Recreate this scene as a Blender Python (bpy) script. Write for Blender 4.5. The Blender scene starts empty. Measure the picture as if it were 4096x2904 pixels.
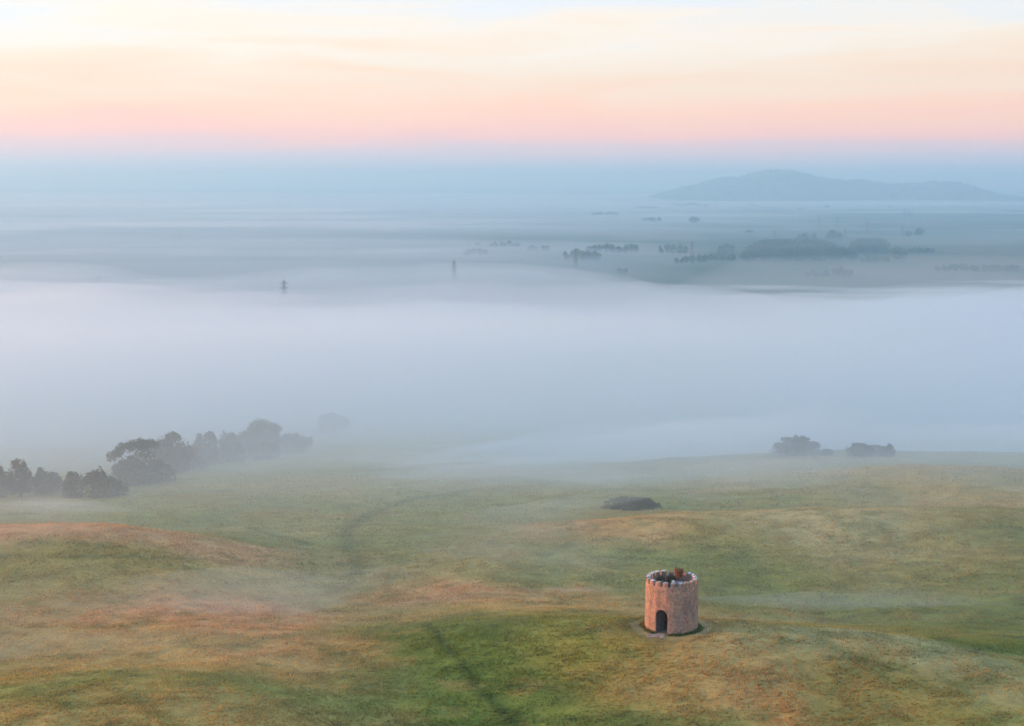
import bpy, bmesh, math, random
import numpy as np
from mathutils import Vector, Matrix

R = math.radians
rng = np.random.default_rng(7)
random.seed(7)
scene = bpy.context.scene
COL = scene.collection

# ----------------------------------------------------------------------------- camera
CAM = np.array([0.0, 0.0, 42.9])
FPX = 5820.0                      # focal length in pixels of the 4096-wide photograph
PITCH = math.atan(737.0 / FPX)
cam_d = bpy.data.cameras.new('camera')
cam_d.sensor_width = 36.0
cam_d.lens = 36.0 * FPX / 4096.0
cam_d.clip_start = 0.5
cam_d.clip_end = 60000.0
cam = bpy.data.objects.new('camera', cam_d)
COL.objects.link(cam)
cam.location = CAM
cam.rotation_euler = (R(90) - PITCH, 0, 0)
scene.camera = cam

# ----------------------------------------------------------------------------- sky and sun
SUN_EL, SUN_AZ = R(8.0), R(-88.0)          # azimuth measured from +Y towards +X
SUN_DIR = Vector((math.sin(SUN_AZ) * math.cos(SUN_EL), math.cos(SUN_AZ) * math.cos(SUN_EL), math.sin(SUN_EL)))
world = bpy.data.worlds.new('World')
scene.world = world
world.use_nodes = True
wn, wl = world.node_tree.nodes, world.node_tree.links
wn.clear()
def W(t, **k):
    n = wn.new(t)
    for a, b in k.items():
        setattr(n, a, b)
    return n
w_out = W('ShaderNodeOutputWorld')
w_bg = W('ShaderNodeBackground')
w_bg.inputs['Strength'].default_value = 0.1
wl.new(w_bg.outputs[0], w_out.inputs[0])
w_sky = W('ShaderNodeTexSky', sky_type='NISHITA', sun_disc=False)
w_sky.sun_elevation = SUN_EL
w_sky.sun_rotation = SUN_AZ
w_sky.altitude = 100
w_sky.air_density = 1.0
w_sky.dust_density = 1.5
w_sky.ozone_density = 2.0
tc = W('ShaderNodeTexCoord')
sep = W('ShaderNodeSeparateXYZ')
wl.new(tc.outputs['Generated'], sep.inputs[0])
# thin high veil of dawn-lit cloud: colour by height above the horizon
ramp = W('ShaderNodeValToRGB')
cr = ramp.color_ramp
VEIL = [(0.0, (0.62, 0.60, 0.74)), (0.014, (0.74, 0.60, 0.66)), (0.030, (1.10, 0.60, 0.48)), (0.045, (1.12, 0.69, 0.47)), (0.068, (1.05, 0.80, 0.60)),
        (0.095, (1.03, 0.91, 0.78)), (0.125, (0.88, 0.90, 0.94)), (0.20, (0.72, 0.90, 1.08)), (0.5, (0.57, 0.82, 1.17)), (1.0, (0.50, 0.78, 1.2))]
while len(cr.elements) < len(VEIL):
    cr.elements.new(0.5)
for e, (p, c) in zip(cr.elements, VEIL):
    e.position = p
for e, (p, c) in zip(cr.elements, VEIL):
    e.position = p
    e.color = (*c, 1)
# streaky cirrus: noise on the direction, squeezed vertically; it shifts the height at which the ramp is read
mp = W('ShaderNodeMapping')
mp.inputs['Scale'].default_value = (3.2, 3.2, 34.0)
mp.inputs['Rotation'].default_value = (R(1.5), R(-3.0), 0)
wl.new(tc.outputs['Generated'], mp.inputs[0])
nz = W('ShaderNodeTexNoise')
nz.inputs['Scale'].default_value = 1.6
nz.inputs['Detail'].default_value = 5.0
nz.inputs['Roughness'].default_value = 0.55
nz.inputs['Distortion'].default_value = 0.6
wl.new(mp.outputs[0], nz.inputs['Vector'])
def M(op, a, b=None, clamp=False):
    n = W('ShaderNodeMath', operation=op, use_clamp=clamp)
    for i, v in enumerate((a, b)):
        if v is None:
            continue
        if isinstance(v, (int, float)):
            n.inputs[i].default_value = v
        else:
            wl.new(v, n.inputs[i])
    return n.outputs[0]
zc = M('MAXIMUM', sep.outputs['Z'], 0.0)
shift = M('MULTIPLY', M('SUBTRACT', nz.outputs['Fac'], 0.5), M('MULTIPLY', zc, 1.15))
zz = M('ADD', zc, shift)
wl.new(zz, ramp.inputs['Fac'])
# brighter towards the sun's side, as a veil in front of a low sun is
vm = W('ShaderNodeVectorMath', operation='DOT_PRODUCT')
wl.new(tc.outputs['Generated'], vm.inputs[0])
vm.inputs[1].default_value = SUN_DIR
gain = M('ADD', M('MULTIPLY', vm.outputs['Value'], 0.13), 1.0)
vs = W('ShaderNodeVectorMath', operation='SCALE')
wl.new(ramp.outputs['Color'], vs.inputs[0])
VEIL_K = 8.0
wl.new(M('MULTIPLY', gain, VEIL_K), vs.inputs['Scale'])
mixw = W('ShaderNodeMix', data_type='RGBA', blend_type='MIX')
wl.new(M('MAXIMUM', M('SUBTRACT', 1.0, M('MULTIPLY', zc, 3.0)), 0.8), mixw.inputs['Factor'])
wl.new(w_sky.outputs[0], mixw.inputs['A'])
wl.new(vs.outputs[0], mixw.inputs['B'])
wl.new(mixw.outputs['Result'], w_bg.inputs['Color'])

sun_d = bpy.data.lights.new('sun', 'SUN')
sun_d.energy = 4.2
sun_d.angle = R(3.0)
sun_d.color = (1.0, 0.44, 0.16)
sun = bpy.data.objects.new('sun', sun_d)
COL.objects.link(sun)
sun.rotation_euler = SUN_DIR.to_track_quat('Z', 'Y').to_euler()

vset = scene.view_settings
scene.display_settings.display_device = 'sRGB'
vset.view_transform = 'Standard'
vset.look = 'None'
vset.gamma = 1.0
vset.use_curve_mapping = False
vset.exposure = 0.65
scene.render.engine = 'CYCLES'
cy = scene.cycles
cy.max_bounces = 10
cy.diffuse_bounces = 2
cy.glossy_bounces = 2
cy.transmission_bounces = 2
cy.volume_bounces = 6
cy.transparent_max_bounces = 32
cy.use_denoising = True
cy.use_adaptive_sampling = True
cy.adaptive_threshold = 0.02
cy.sample_clamp_indirect = 6.0

# ----------------------------------------------------------------------------- numbers: noise, rays
def _hash(ix, iy, seed):
    h = (ix.astype(np.int64) * 374761393 + iy.astype(np.int64) * 668265263 + seed * 1442695041) & 0xFFFFFFFF
    h = ((h ^ (h >> 13)) * 1274126177) & 0xFFFFFFFF
    h = h ^ (h >> 16)
    return (h & 0xFFFFFF) / float(0xFFFFFF)
def vnoise(x, y, seed=0):
    x = np.asarray(x, float); y = np.asarray(y, float)
    ix, iy = np.floor(x), np.floor(y)
    fx, fy = x - ix, y - iy
    u, v = fx * fx * fx * (fx * (fx * 6 - 15) + 10), fy * fy * fy * (fy * (fy * 6 - 15) + 10)
    a, b = _hash(ix, iy, seed), _hash(ix + 1, iy, seed)
    c, d = _hash(ix, iy + 1, seed), _hash(ix + 1, iy + 1, seed)
    return (a * (1 - u) + b * u) * (1 - v) + (c * (1 - u) + d * u) * v
def fbm(x, y, seed=0, octaves=4, gain=0.5):
    s, amp, tot = 0.0, 1.0, 0.0
    ca, sa = math.cos(0.6), math.sin(0.6)
    for o in range(octaves):
        s = s + amp * vnoise(x, y, seed + o * 17)
        tot += amp
        x, y = (x * ca - y * sa) * 2.03, (x * sa + y * ca) * 2.03
        amp *= gain
    return s / tot - 0.5                       # about -0.5 .. 0.5
def sm(a, b, x):
    t = np.clip((x - a) / (b - a), 0, 1)
    return t * t * (3 - 2 * t)

CP, SP = math.cos(PITCH), math.sin(PITCH)
def ray(u, v):
    a, b = (u - 2048.0) / FPX, -(v - 1452.0) / FPX
    d = np.array([a, CP + b * SP, -SP + b * CP])
    return d / np.linalg.norm(d)
def at(u, v, dist):
    """point on the sight line of a pixel at a horizontal distance along +Y"""
    d = ray(u, v)
    return CAM + d * (dist / d[1])

PLAIN = -115.0
# ----------------------------------------------------------------------------- terrain
_by = np.array([-4000, -1200, -600, -300, -60, 40, 95, 112, 128, 136, 150, 170, 200, 230, 265, 316, 360, 400, 500, 650, 800, 1000, 1400, 40000.])
_bz = np.array([-115, -112, -70, -30, -7, -4.2, -3.4, -3.0, -3.2, -3.5, -4.3, -5.0, -6.5, -9.2, -13.2, -20.2, -29, -39, -66, -93, -107, -113, -115, -115.])
_gy = np.array([-4000, -1200, -600, -300, -60, 40, 95, 112, 128, 136, 150, 170, 200, 230, 265, 316, 400, 500, 650, 800, 1000, 1400, 40000.])
_gz = np.array([-115, -112, -70, -30, -7, -4.2, -3.4, -3.0, -3.2, -3.5, -4.3, -5.0, -6.5, -9.2, -13.2, -19.5, -30, -43, -63, -85, -105, -115, -115.])
# name, x, y, sigma x, sigma y, rotation, height
BUMPS = [
    (15, 136, 17, 7.5, -0.10, 3.45),        # the tower's knoll
    (-9, 141, 16, 8.5, -0.10, 1.1),
    (44, 131, 15, 8.0, -0.16, 1.6),
    (-62, 182, 26, 10.0, -0.05, 4.2),        # mound at the left
    (-27, 121, 17, 8.5, 0.10, 2.0),         # near swell on the left
    (-42, 112, 14, 8, 0, 1.0),
    (16, 197, 15, 7.0, 0.05, 1.7),          # row of mounds behind the tower
    (42, 201, 15, 7.0, 0.0, 1.9),
    (72, 205, 20, 9.0, 0.0, 2.3),
    (78, 256, 30, 11.0, -0.06, 3.2),         # further ridges on the right
    (64, 290, 32, 15, -0.10, 4.2),
    (120, 288, 30, 14, -0.2, 2.5),
    (-6, 112, 8, 18, 0.35, -1.5),           # gully with the trodden line
    (-22, 168, 9, 24, 0.25, -1.6),
    (35, 164, 26, 8, -0.1, -1.6),
    (57, 158, 18, 9, -0.1, -1.2),
]
def height(x, y):
    x = np.asarray(x, float); y = np.asarray(y, float)
    r = np.hypot(x, y)
    z = np.interp(y, _by, _bz)
    z = 0.5 * z + 0.25 * np.interp(y - 7, _by, _bz) + 0.25 * np.interp(y + 7, _by, _bz)
    zg = np.interp(y, _gy, _gz)
    zg = 0.5 * zg + 0.25 * np.interp(y - 10, _gy, _gz) + 0.25 * np.interp(y + 10, _gy, _gz)
    ws = sm(60, 200, x)                       # the slope is gentle in the middle and left, steep on the right
    z = z * ws + zg * (1 - ws)
    # the hill ends to the sides as well
    side = sm(150, 620, np.abs(x + 10))
    z = z * (1 - side) + PLAIN * side
    z = z - 0.028 * np.clip(-x - 45, 0, 140) * sm(200, 260, y)
    for bx, by, sx, sy, rot, h in BUMPS:
        c, s = math.cos(rot), math.sin(rot)
        dx, dy = x - bx, y - by
        p, q = (dx * c + dy * s) / sx, (-dx * s + dy * c) / sy
        z = z + h * np.exp(-0.5 * (p * p + q * q))
    near = 1 - sm(350, 900, r)
    z = z + near * (fbm(x / 26, y / 22, 3, 3) * 1.5 + fbm(x / 6.5, y / 5.0, 5, 3) * 0.42)
    far = sm(900, 2500, r)
    z = z + far * fbm(x / 900, y / 900, 9, 3) * 5.0
    # a flat stance under the tower
    k = np.exp(-((np.hypot(x - TX, y - TY) / 4.6) ** 4))
    return z * (1 - k) + 0.0 * k
TX, TY = 15.35, 135.9

def hit(u, v, lift=0.0):
    d = ray(u, v)
    t = np.linspace(90, 1200, 9000)
    p = CAM[None] + d[None] * t[:, None]
    below = p[:, 2] < height(p[:, 0], p[:, 1]) + lift
    i = int(np.argmax(below)) if below.any() else len(t) - 1
    return p[i]
def on_plain(u, v):
    d = ray(u, v)
    p = CAM + d * ((PLAIN - CAM[2]) / d[2])
    return p

# ----------------------------------------------------------------------------- helpers: objects, materials
def mesh_from(name, verts, faces, mat=None, smooth=False, cols=None, colname='tint'):
    me = bpy.data.meshes.new(name)
    verts = np.asarray(verts, np.float32).reshape(-1, 3)
    if isinstance(faces, np.ndarray):
        n, k = faces.shape
        me.vertices.add(len(verts)); me.vertices.foreach_set('co', verts.ravel())
        me.loops.add(n * k); me.loops.foreach_set('vertex_index', faces.astype(np.int32).ravel())
        me.polygons.add(n)
        me.polygons.foreach_set('loop_start', np.arange(0, n * k, k, dtype=np.int32))
        if smooth:
            me.polygons.foreach_set('use_smooth', np.ones(n, bool))
        me.update(calc_edges=True)
    else:
        me.from_pydata([tuple(map(float, v)) for v in verts], [], faces)
        if smooth:
            for p in me.polygons:
                p.use_smooth = True
        me.update()
    if cols is not None:
        a = me.color_attributes.new(colname, 'FLOAT_COLOR', 'POINT')
        c = np.ones((len(verts), 4), np.float32); c[:, :3] = cols
        a.data.foreach_set('color', c.ravel())
    if mat:
        me.materials.append(mat)
    return me
def link(name, data, parent=None, loc=None, **props):
    o = bpy.data.objects.new(name, data)
    COL.objects.link(o)
    if parent is not None:
        o.parent = parent
    if loc is not None:
        o.location = loc
    for k, v in props.items():
        if v is not None:
            o[k] = v
    return o
def tag(o, label, cat, group=None):
    o['label'] = label; o['category'] = cat
    if group:
        o['group'] = group
    return o

class Mat:
    def __init__(s, name):
        s.m = bpy.data.materials.new(name); s.m.use_nodes = True
        s.n, s.l = s.m.node_tree.nodes, s.m.node_tree.links
        s.b = s.n['Principled BSDF']
        s.b.inputs['Roughness'].default_value = 0.9
        s.b.inputs['Specular IOR Level'].default_value = 0.2
    def add(s, t, **k):
        n = s.n.new(t)
        for a, b in k.items():
            setattr(n, a, b)
        return n
    def noise(s, scale, detail=4, rough=0.6, vec=None):
        n = s.add('ShaderNodeTexNoise')
        n.inputs['Scale'].default_value = scale; n.inputs['Detail'].default_value = detail; n.inputs['Roughness'].default_value = rough
        if vec is None:
            c = s.add('ShaderNodeTexCoord'); vec = c.outputs['Object']
        s.l.new(vec, n.inputs['Vector'])
        return n.outputs['Fac']
    def ramp(s, fac, stops):
        r = s.add('ShaderNodeValToRGB')
        while len(r.color_ramp.elements) < len(stops):
            r.color_ramp.elements.new(0.5)
        for _ in range(2):
            for e, (p, c) in zip(r.color_ramp.elements, stops):
                e.position = p; e.color = (*c, 1)
        s.l.new(fac, r.inputs['Fac'])
        return r.outputs['Color']
    def mix(s, a, b, fac, blend='MIX'):
        n = s.add('ShaderNodeMix', data_type='RGBA', blend_type=blend)
        for k, v in (('A', a), ('B', b), ('Factor', fac)):
            if isinstance(v, (tuple, list)):
                n.inputs[k].default_value = (*v, 1)
            elif isinstance(v, (int, float)):
                n.inputs[k].default_value = v
            else:
                s.l.new(v, n.inputs[k])
        return n.outputs['Result']
    def base(s, c):
        if isinstance(c, (tuple, list)):
            s.b.inputs['Base Color'].default_value = (*c, 1)
        else:
            s.l.new(c, s.b.inputs['Base Color'])
    def bump(s, h, strength=0.5, dist=0.05):
        n = s.add('ShaderNodeBump')
        n.inputs['Strength'].default_value = strength; n.inputs['Distance'].default_value = dist
        s.l.new(h, n.inputs['Height']); s.l.new(n.outputs[0], s.b.inputs['Normal'])
    def attr(s, name='tint'):
        n = s.add('ShaderNodeAttribute'); n.attribute_name = name
        return n.outputs['Color']

def plain_mat(name, c1, c2, scale=6.0, bump=0.3, rough=0.9, metal=0.0):
    k = Mat(name)
    f = k.noise(scale, 5)
    k.base(k.ramp(f, [(0.3, c1), (0.7, c2)]))
    if bump:
        k.bump(f, bump, 0.04)
    k.b.inputs['Roughness'].default_value = rough
    k.b.inputs['Metallic'].default_value = metal
    return k.m

# ground: the albedo of the turf comes with the mesh (tint), finer mottling from nodes
k = Mat('turf')
f1 = k.noise(0.9, 6, 0.65); f2 = k.noise(0.06, 4, 0.5)
c = k.mix(k.attr(), k.ramp(f1, [(0.25, (0.75, 0.78, 0.8)), (0.55, (1, 1, 1)), (0.8, (1.25, 1.2, 1.1))]), 1.0, 'MULTIPLY')
c = k.mix(c, k.ramp(f2, [(0.3, (0.85, 0.92, 0.9)), (0.7, (1.12, 1.06, 1.0))]), 1.0, 'MULTIPLY')
k.base(c); k.bump(f1, 0.6, 0.25); k.b.inputs['Specular IOR Level'].default_value = 0.05
M_turf = k.m
k = Mat('grass_blades'); k.base(k.attr()); k.b.inputs['Specular IOR Level'].default_value = 0.1
gn = k.add('ShaderNodeNewGeometry')                      # thin bent blades: shade as the sward does, not as flat cards
mv = k.add('ShaderNodeVectorMath', operation='ADD'); mv.inputs[1].default_value = (0, 0, 0.5)
nv = k.add('ShaderNodeVectorMath', operation='NORMALIZE')
k.l.new(gn.outputs['Normal'], mv.inputs[0]); k.l.new(mv.outputs[0], nv.inputs[0]); k.l.new(nv.outputs[0], k.b.inputs['Normal'])
tr = k.add('ShaderNodeBsdfTranslucent'); k.l.new(k.attr(), tr.inputs['Color'])     # light passes through the blades
mx = k.add('ShaderNodeMixShader'); mx.inputs[0].default_value = 0.45
k.l.new(k.b.outputs[0], mx.inputs[1]); k.l.new(tr.outputs[0], mx.inputs[2]); k.l.new(mx.outputs[0], k.n['Material Output'].inputs['Surface'])
M_grass = k.m
k = Mat('leaves')
k.base(k.attr()); k.b.inputs['Roughness'].default_value = 0.75
tr = k.add('ShaderNodeBsdfTranslucent'); k.l.new(k.attr(), tr.inputs['Color'])
mx = k.add('ShaderNodeMixShader'); mx.inputs[0].default_value = 0.35
k.l.new(k.b.outputs[0], mx.inputs[1]); k.l.new(tr.outputs[0], mx.inputs[2]); k.l.new(mx.outputs[0], k.n['Material Output'].inputs['Surface'])
M_leaf = k.m
M_bark = plain_mat('bark', (0.05, 0.036, 0.026), (0.11, 0.085, 0.06), 5, 0.6)

# ----------------------------------------------------------------------------- turf colours (albedo by place)
GREEN, LUSH, OLIVE = np.array((0.185, 0.180, 0.046)), np.array((0.122, 0.145, 0.027)), np.array((0.220, 0.172, 0.038))
DRY, RUST, PALE = np.array((0.390, 0.240, 0.080)), np.array((0.450, 0.232, 0.105)), np.array((0.350, 0.270, 0.120))
GOLD = np.array((0.25, 0.175, 0.025))
# dry or lush turf areas, RUST also painting low sunlight onto the crests: pixel of the middle, half sizes in metres, colour, weight
_areas_px = [
    (300, 2115, 30, 7, RUST, 0.95), (700, 2155, 24, 6, RUST, 0.65), (600, 2260, 22, 7, DRY, 0.4), (100, 2250, 18, 6, OLIVE, 0.6),
    (900, 2480, 16, 6, RUST, 0.85), (500, 2440, 22, 8, RUST, 0.5), (1250, 2600, 10, 6, RUST, 0.6), (700, 2650, 16, 6, DRY, 0.75), (200, 2600, 14, 8, DRY, 0.6),
    (1400, 2700, 8, 5, DRY, 0.6), (400, 2850, 20, 5, DRY, 0.65), (1000, 2850, 12, 4, DRY, 0.5),
    (1680, 2370, 9, 4, RUST, 0.75), (2000, 2370, 14, 4, RUST, 0.7), (2300, 2420, 14, 5, DRY, 0.85), (1900, 2440, 12, 4, DRY, 0.5),
    (1900, 2700, 9, 14, LUSH, 1.0), (2300, 2750, 10, 8, LUSH, 0.8), (1750, 2560, 8, 8, LUSH, 0.9), (2150, 2880, 9, 5, LUSH, 0.7),
    (2620, 2640, 7, 6, GOLD, 0.8), (2750, 2560, 7, 4, OLIVE, 0.9),
    (3200, 2620, 13, 8, DRY, 0.85), (3050, 2760, 10, 6, DRY, 0.75), (3300, 2800, 10, 6, RUST, 0.35), (2900, 2480, 8, 4, DRY, 0.8), (3500, 2560, 12, 4, PALE, 0.9), (2920, 2445, 12, 3.2, DRY, 0.8), (3250, 2490, 12, 3.2, PALE, 0.9), (3750, 2610, 9, 3, PALE, 0.9),
    (3900, 2700, 9, 5, PALE, 0.7), (3600, 2800, 9, 6, OLIVE, 0.7),
    (3200, 2400, 18, 6, LUSH, 0.6), (3700, 2500, 14, 6, LUSH, 0.7), (4000, 2580, 8, 6, LUSH, 0.7), (3400, 2280, 20, 8, OLIVE, 0.7), (2900, 2260, 16, 6, LUSH, 0.35),
    (2500, 2090, 15, 6, RUST, 0.6), (2800, 2060, 16, 6, DRY, 0.8), (3000, 2110, 10, 6, GOLD, 0.7), (3400, 2060, 22, 7, PALE, 0.9), (3900, 2000, 22, 9, DRY, 0.6),
    (3550, 2170, 14, 9, PALE, 0.7), (3700, 1880, 26, 8, DRY, 0.5), (3300, 1835, 26, 5, PALE, 0.6), (3950, 2160, 14, 12, OLIVE, 0.6),
    (1500, 2270, 9, 20, LUSH, 0.35), (1350, 2330, 12, 4, DRY, 0.4), (1900, 2250, 18, 7, PALE, 0.4), (1100, 2130, 16, 7, PALE, 0.3), (1900, 1950, 50, 22, PALE, 0.22),
]
AREAS = [(*hit(u, v)[:2], a, b, c, w) for u, v, a, b, c, w in _areas_px]
def poly_hits(pts):
    return np.array([hit(u, v)[:2] for u, v in pts])
# trodden lines in the turf: (points, half width, strength)
TRACKS = [
    (poly_hits([(1700, 2500), (1800, 2610), (1900, 2740), (2060, 2900)]), 0.5, 0.68),
    (poly_hits([(1440, 2290), (1400, 2200), (1385, 2130), (1480, 2060), (1640, 2000), (1900, 1955)]), 1.4, 0.5),
    (poly_hits([(1000, 2110), (1120, 2150), (1230, 2180)]), 0.8, 0.5),
    (poly_hits([(0, 2062), (240, 2040), (430, 2010)]), 0.9, 0.45),
    (poly_hits([(0, 2225), (300, 2230), (600, 2232), (800, 2240)]), 0.5, 0.35),
    (poly_hits([(1840, 2378), (2100, 2385), (2400, 2385)]), 0.45, 0.3),
    (poly_hits([(3300, 2630), (3500, 2650), (3700, 2720)]), 0.35, 0.3),
]
def seg_dist(x, y, pts):
    best = np.full(x.shape, 1e9)
    for (ax, ay), (bx, by) in zip(pts[:-1], pts[1:]):
        dx, dy = bx - ax, by - ay
        t = np.clip(((x - ax) * dx + (y - ay) * dy) / (dx * dx + dy * dy), 0, 1)
        best = np.minimum(best, np.hypot(x - ax - t * dx, y - ay - t * dy))
    return best
def turf(x, y):
    x = np.asarray(x, float); y = np.asarray(y, float)
    c = np.empty(x.shape + (3,))
    n1 = fbm(x / 17, y / 11, 21, 4)
    c[:] = GREEN
    c += (OLIVE - GREEN) * sm(-0.05, 0.25, n1)[..., None]
    wx, wy = x + fbm(x / 9, y / 9, 31, 3) * 11, y + fbm(x / 9, y / 9, 37, 3) * 8
    for ax, ay, sx, sy, cc, w in AREAS:
        g = np.exp(-0.5 * (((wx - ax) / (sx * 0.62)) ** 2 + ((wy - ay) / (sy * 0.75)) ** 2))
        g = np.clip(g * 1.5, 0, 1) * w
        c += (cc - c) * g[..., None]
    d = fbm(x / 2.2, y / 1.4, 41, 4)
    c *= (1.24 + 0.66 * d)[..., None]
    e = sm(0.10, 0.28, fbm(x / 3.6, y / 2.4, 47, 3))
    c += (GREEN * 0.85 - c) * (0.45 * e)[..., None]
    e = sm(0.12, 0.30, fbm(x / 5.2, y / 2.6, 53, 3))
    c += (DRY * 0.95 - c) * (0.4 * e)[..., None]
    for pts, hw, s in TRACKS:
        dd = seg_dist(x + fbm(x / 5, y / 5, 61, 2) * 0.6, y, pts)
        g = np.exp(-(dd / hw) ** 2) * s
        c += (np.array((0.062, 0.085, 0.020)) - c) * g[..., None]
    # worn ring round the tower
    rr = np.hypot(x - TX, y - TY) + fbm(x * 1.1, y * 1.1, 71, 3) * 0.9
    ring = np.exp(-((rr - 3.35) / 0.42) ** 2)
    c += (np.array((0.235, 0.19, 0.165)) - c) * (0.5 * ring * sm(-0.12, 0.12, fbm(x / 1.3, y / 1.3, 77, 2)))[..., None]
    ring = np.exp(-((rr - 4.3) / 0.6) ** 2)
    c += (np.array((0.085, 0.075, 0.05)) - c) * (0.35 * ring)[..., None]
    # plain: fields
    r = np.hypot(x, y)
    far = sm(600, 1300, r)
    fx, fy = np.floor(x / 260 + 0.3 * np.floor(y / 380)), np.floor(y / 380)
    pick = _hash(fx, fy, 5)
    fld = np.where((pick < 0.35)[..., None], np.array((0.05, 0.065, 0.028)), np.where((pick < 0.7)[..., None], np.array((0.075, 0.085, 0.04)), np.array((0.12, 0.10, 0.06))))
    c = c * (1 - far)[..., None] + fld * far[..., None]
    return np.clip(c, 0.012, 0.6)

# ----------------------------------------------------------------------------- ground sheet (polar round the place under the camera)
rad = np.concatenate([np.array([0.5]), np.arange(4, 96, 4.0), np.arange(96, 225, 0.5), np.arange(225, 420, 1.2), np.geomspace(421, 25000, 120)])
th = np.concatenate([np.arange(-180, -26, 4.0), np.arange(-26, 26, 0.2), np.arange(26, 180, 4.0)])
th = np.radians(th)
RR, TT = np.meshgrid(rad, th, indexing='ij')
GX, GY = RR * np.sin(TT), RR * np.cos(TT)
GZ = height(GX, GY)
nr, nt = RR.shape
idx = np.arange(nr * nt).reshape(nr, nt)
nx = np.roll(idx, -1, axis=1)
faces = np.stack([idx[:-1], idx[1:], nx[1:], nx[:-1]], -1).reshape(-1, 4)
link('ground', mesh_from('ground', np.stack([GX, GY, GZ], -1), faces, M_turf, True, turf(GX, GY).reshape(-1, 3)), kind='structure')

# ----------------------------------------------------------------------------- grass tufts
def make_grass(name, x, y, h, w, nb, tint, label, lean=0.75):
    n = len(x)
    z = height(x, y)
    a = rng.uniform(0, 2 * np.pi, (n, nb))
    off = rng.uniform(0, 0.16, (n, nb)) * h[:, None] * 2
    bx, by = x[:, None] + np.cos(a) * off, y[:, None] + np.sin(a) * off
    b = a + rng.normal(0, 0.6, (n, nb))
    hh = h[:, None] * rng.uniform(0.6, 1.25, (n, nb))
    tl = lean * hh * rng.uniform(0.3, 1.4, (n, nb))
    px, py = -np.sin(b) * w[:, None] * 0.5, np.cos(b) * w[:, None] * 0.5
    zz_ = np.repeat(z[:, None], nb, 1) - 0.04
    v0 = np.stack([bx + px, by + py, zz_], -1)
    v1 = np.stack([bx - px, by - py, zz_], -1)
    v2 = np.stack([bx + np.cos(b) * tl, by + np.sin(b) * tl, zz_ + hh], -1)
    V = np.stack([v0, v1, v2], 2).reshape(-1, 3)
    F = np.arange(len(V)).reshape(-1, 3)
    jit = rng.normal(1.0, 0.07, (n, nb, 1, 1))
    C = np.clip(tint[:, None, None, :] * jit * np.ones((1, nb, 3, 1)), 0.008, 0.7).reshape(-1, 3)
    return link(name, mesh_from(name, V, F, M_grass, False, C), kind='stuff', label=label, category='grass')

def scatter(n, y0, y1, power=1.0, half=0.375):
    r = np.sqrt(rng.uniform(y0 ** 2, y1 ** 2, n)) if power == 1 else y0 * (y1 / y0) ** rng.uniform(0, 1, n)
    x = rng.uniform(-half, half, n) * r
    return x, r
x, y = scatter(330000, 95, 345, 2, 0.5)
keep = (np.hypot(x - TX, y - TY) > 3.0) & (rng.uniform(0, 1, len(x)) < sm(345, 200, y))
ringd = np.abs(np.hypot(x - TX, y - TY) - 3.4) < 0.5
keep &= ~(ringd & (rng.uniform(0, 1, len(x)) < 0.85))
x, y = x[keep], y[keep]
hg = 0.08 + 0.24 * np.clip(0.5 + 1.6 * fbm(x / 3, y / 2, 81, 3), 0, 1) * rng.uniform(0.4, 1.2, len(x))
tn = turf(x, y) * rng.uniform(1.15, 1.40, (len(x), 1))
blue = (fbm(x / 1.7, y / 1.2, 91, 3) > 0.25) & (y < 150) & (rng.uniform(0, 1, len(x)) < 0.6)
tn[blue] = tn[blue] * 0.55 + np.array((0.030, 0.034, 0.036))
make_grass('grass', x, y, hg, 0.06 + 0.0005 * y, 5, tn, 'rough green and dry brown grass covering the hill')
# longer growth at the foot of the tower wall
n = 1700
a = rng.uniform(0, 2 * np.pi, n); rr = 2.5 + np.abs(rng.normal(0, 0.10 + 0.22 * np.clip(vnoise(a * 2.2, a * 0 + 3.3, 5), 0, 1), n))
# a is measured from +X; the door side stays bare
FRONT = math.atan2(-TY, -TX)
DOOR_A = FRONT - R(22)
def adiff(a, b):
    return np.abs((a - b + np.pi) % (2 * np.pi) - np.pi)
ok = adiff(a, DOOR_A) > 0.28
a, rr = a[ok], rr[ok]
x, y = TX + rr * np.cos(a), TY + rr * np.sin(a)
right = np.cos(a - FRONT - R(55))
tn = np.where((right > -0.1)[:, None], np.array((0.115, 0.145, 0.034)), np.array((0.20, 0.155, 0.03))) * rng.uniform(0.7, 1.3, (len(a), 1))
make_grass('wall_foot_grass', x, y, rng.uniform(0.10, 0.36, len(a)), np.full(len(a), 0.07), 5, tn, 'longer grass growing round the foot of the brick tower')

# ----------------------------------------------------------------------------- tower
TR, TH, WT = 2.5, 4.58, 0.45          # radius, height of the crenel sills, wall thickness
k = Mat('tower_brick')
geo = k.add('ShaderNodeTexCoord')
sx = k.add('ShaderNodeSeparateXYZ'); k.l.new(geo.outputs['Object'], sx.inputs[0])
at2 = k.add('ShaderNodeMath', operation='ARCTAN2'); k.l.new(sx.outputs['Y'], at2.inputs[0]); k.l.new(sx.outputs['X'], at2.inputs[1])
mu = k.add('ShaderNodeMath', operation='MULTIPLY'); k.l.new(at2.outputs[0], mu.inputs[0]); mu.inputs[1].default_value = TR
cmb = k.add('ShaderNodeCombineXYZ'); k.l.new(mu.outputs[0], cmb.inputs[0]); k.l.new(sx.outputs['Z'], cmb.inputs[1])
br = k.add('ShaderNodeTexBrick')
k.l.new(cmb.outputs[0], br.inputs['Vector'])
br.inputs['Scale'].default_value = 1.0
br.inputs['Brick Width'].default_value = 0.24; br.inputs['Row Height'].default_value = 0.085; br.inputs['Mortar Size'].default_value = 0.012
br.inputs['Color1'].default_value = (0.32, 0.150, 0.104, 1); br.inputs['Color2'].default_value = (0.44, 0.238, 0.165, 1); br.inputs['Mortar'].default_value = (0.40, 0.33, 0.27, 1)
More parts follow.
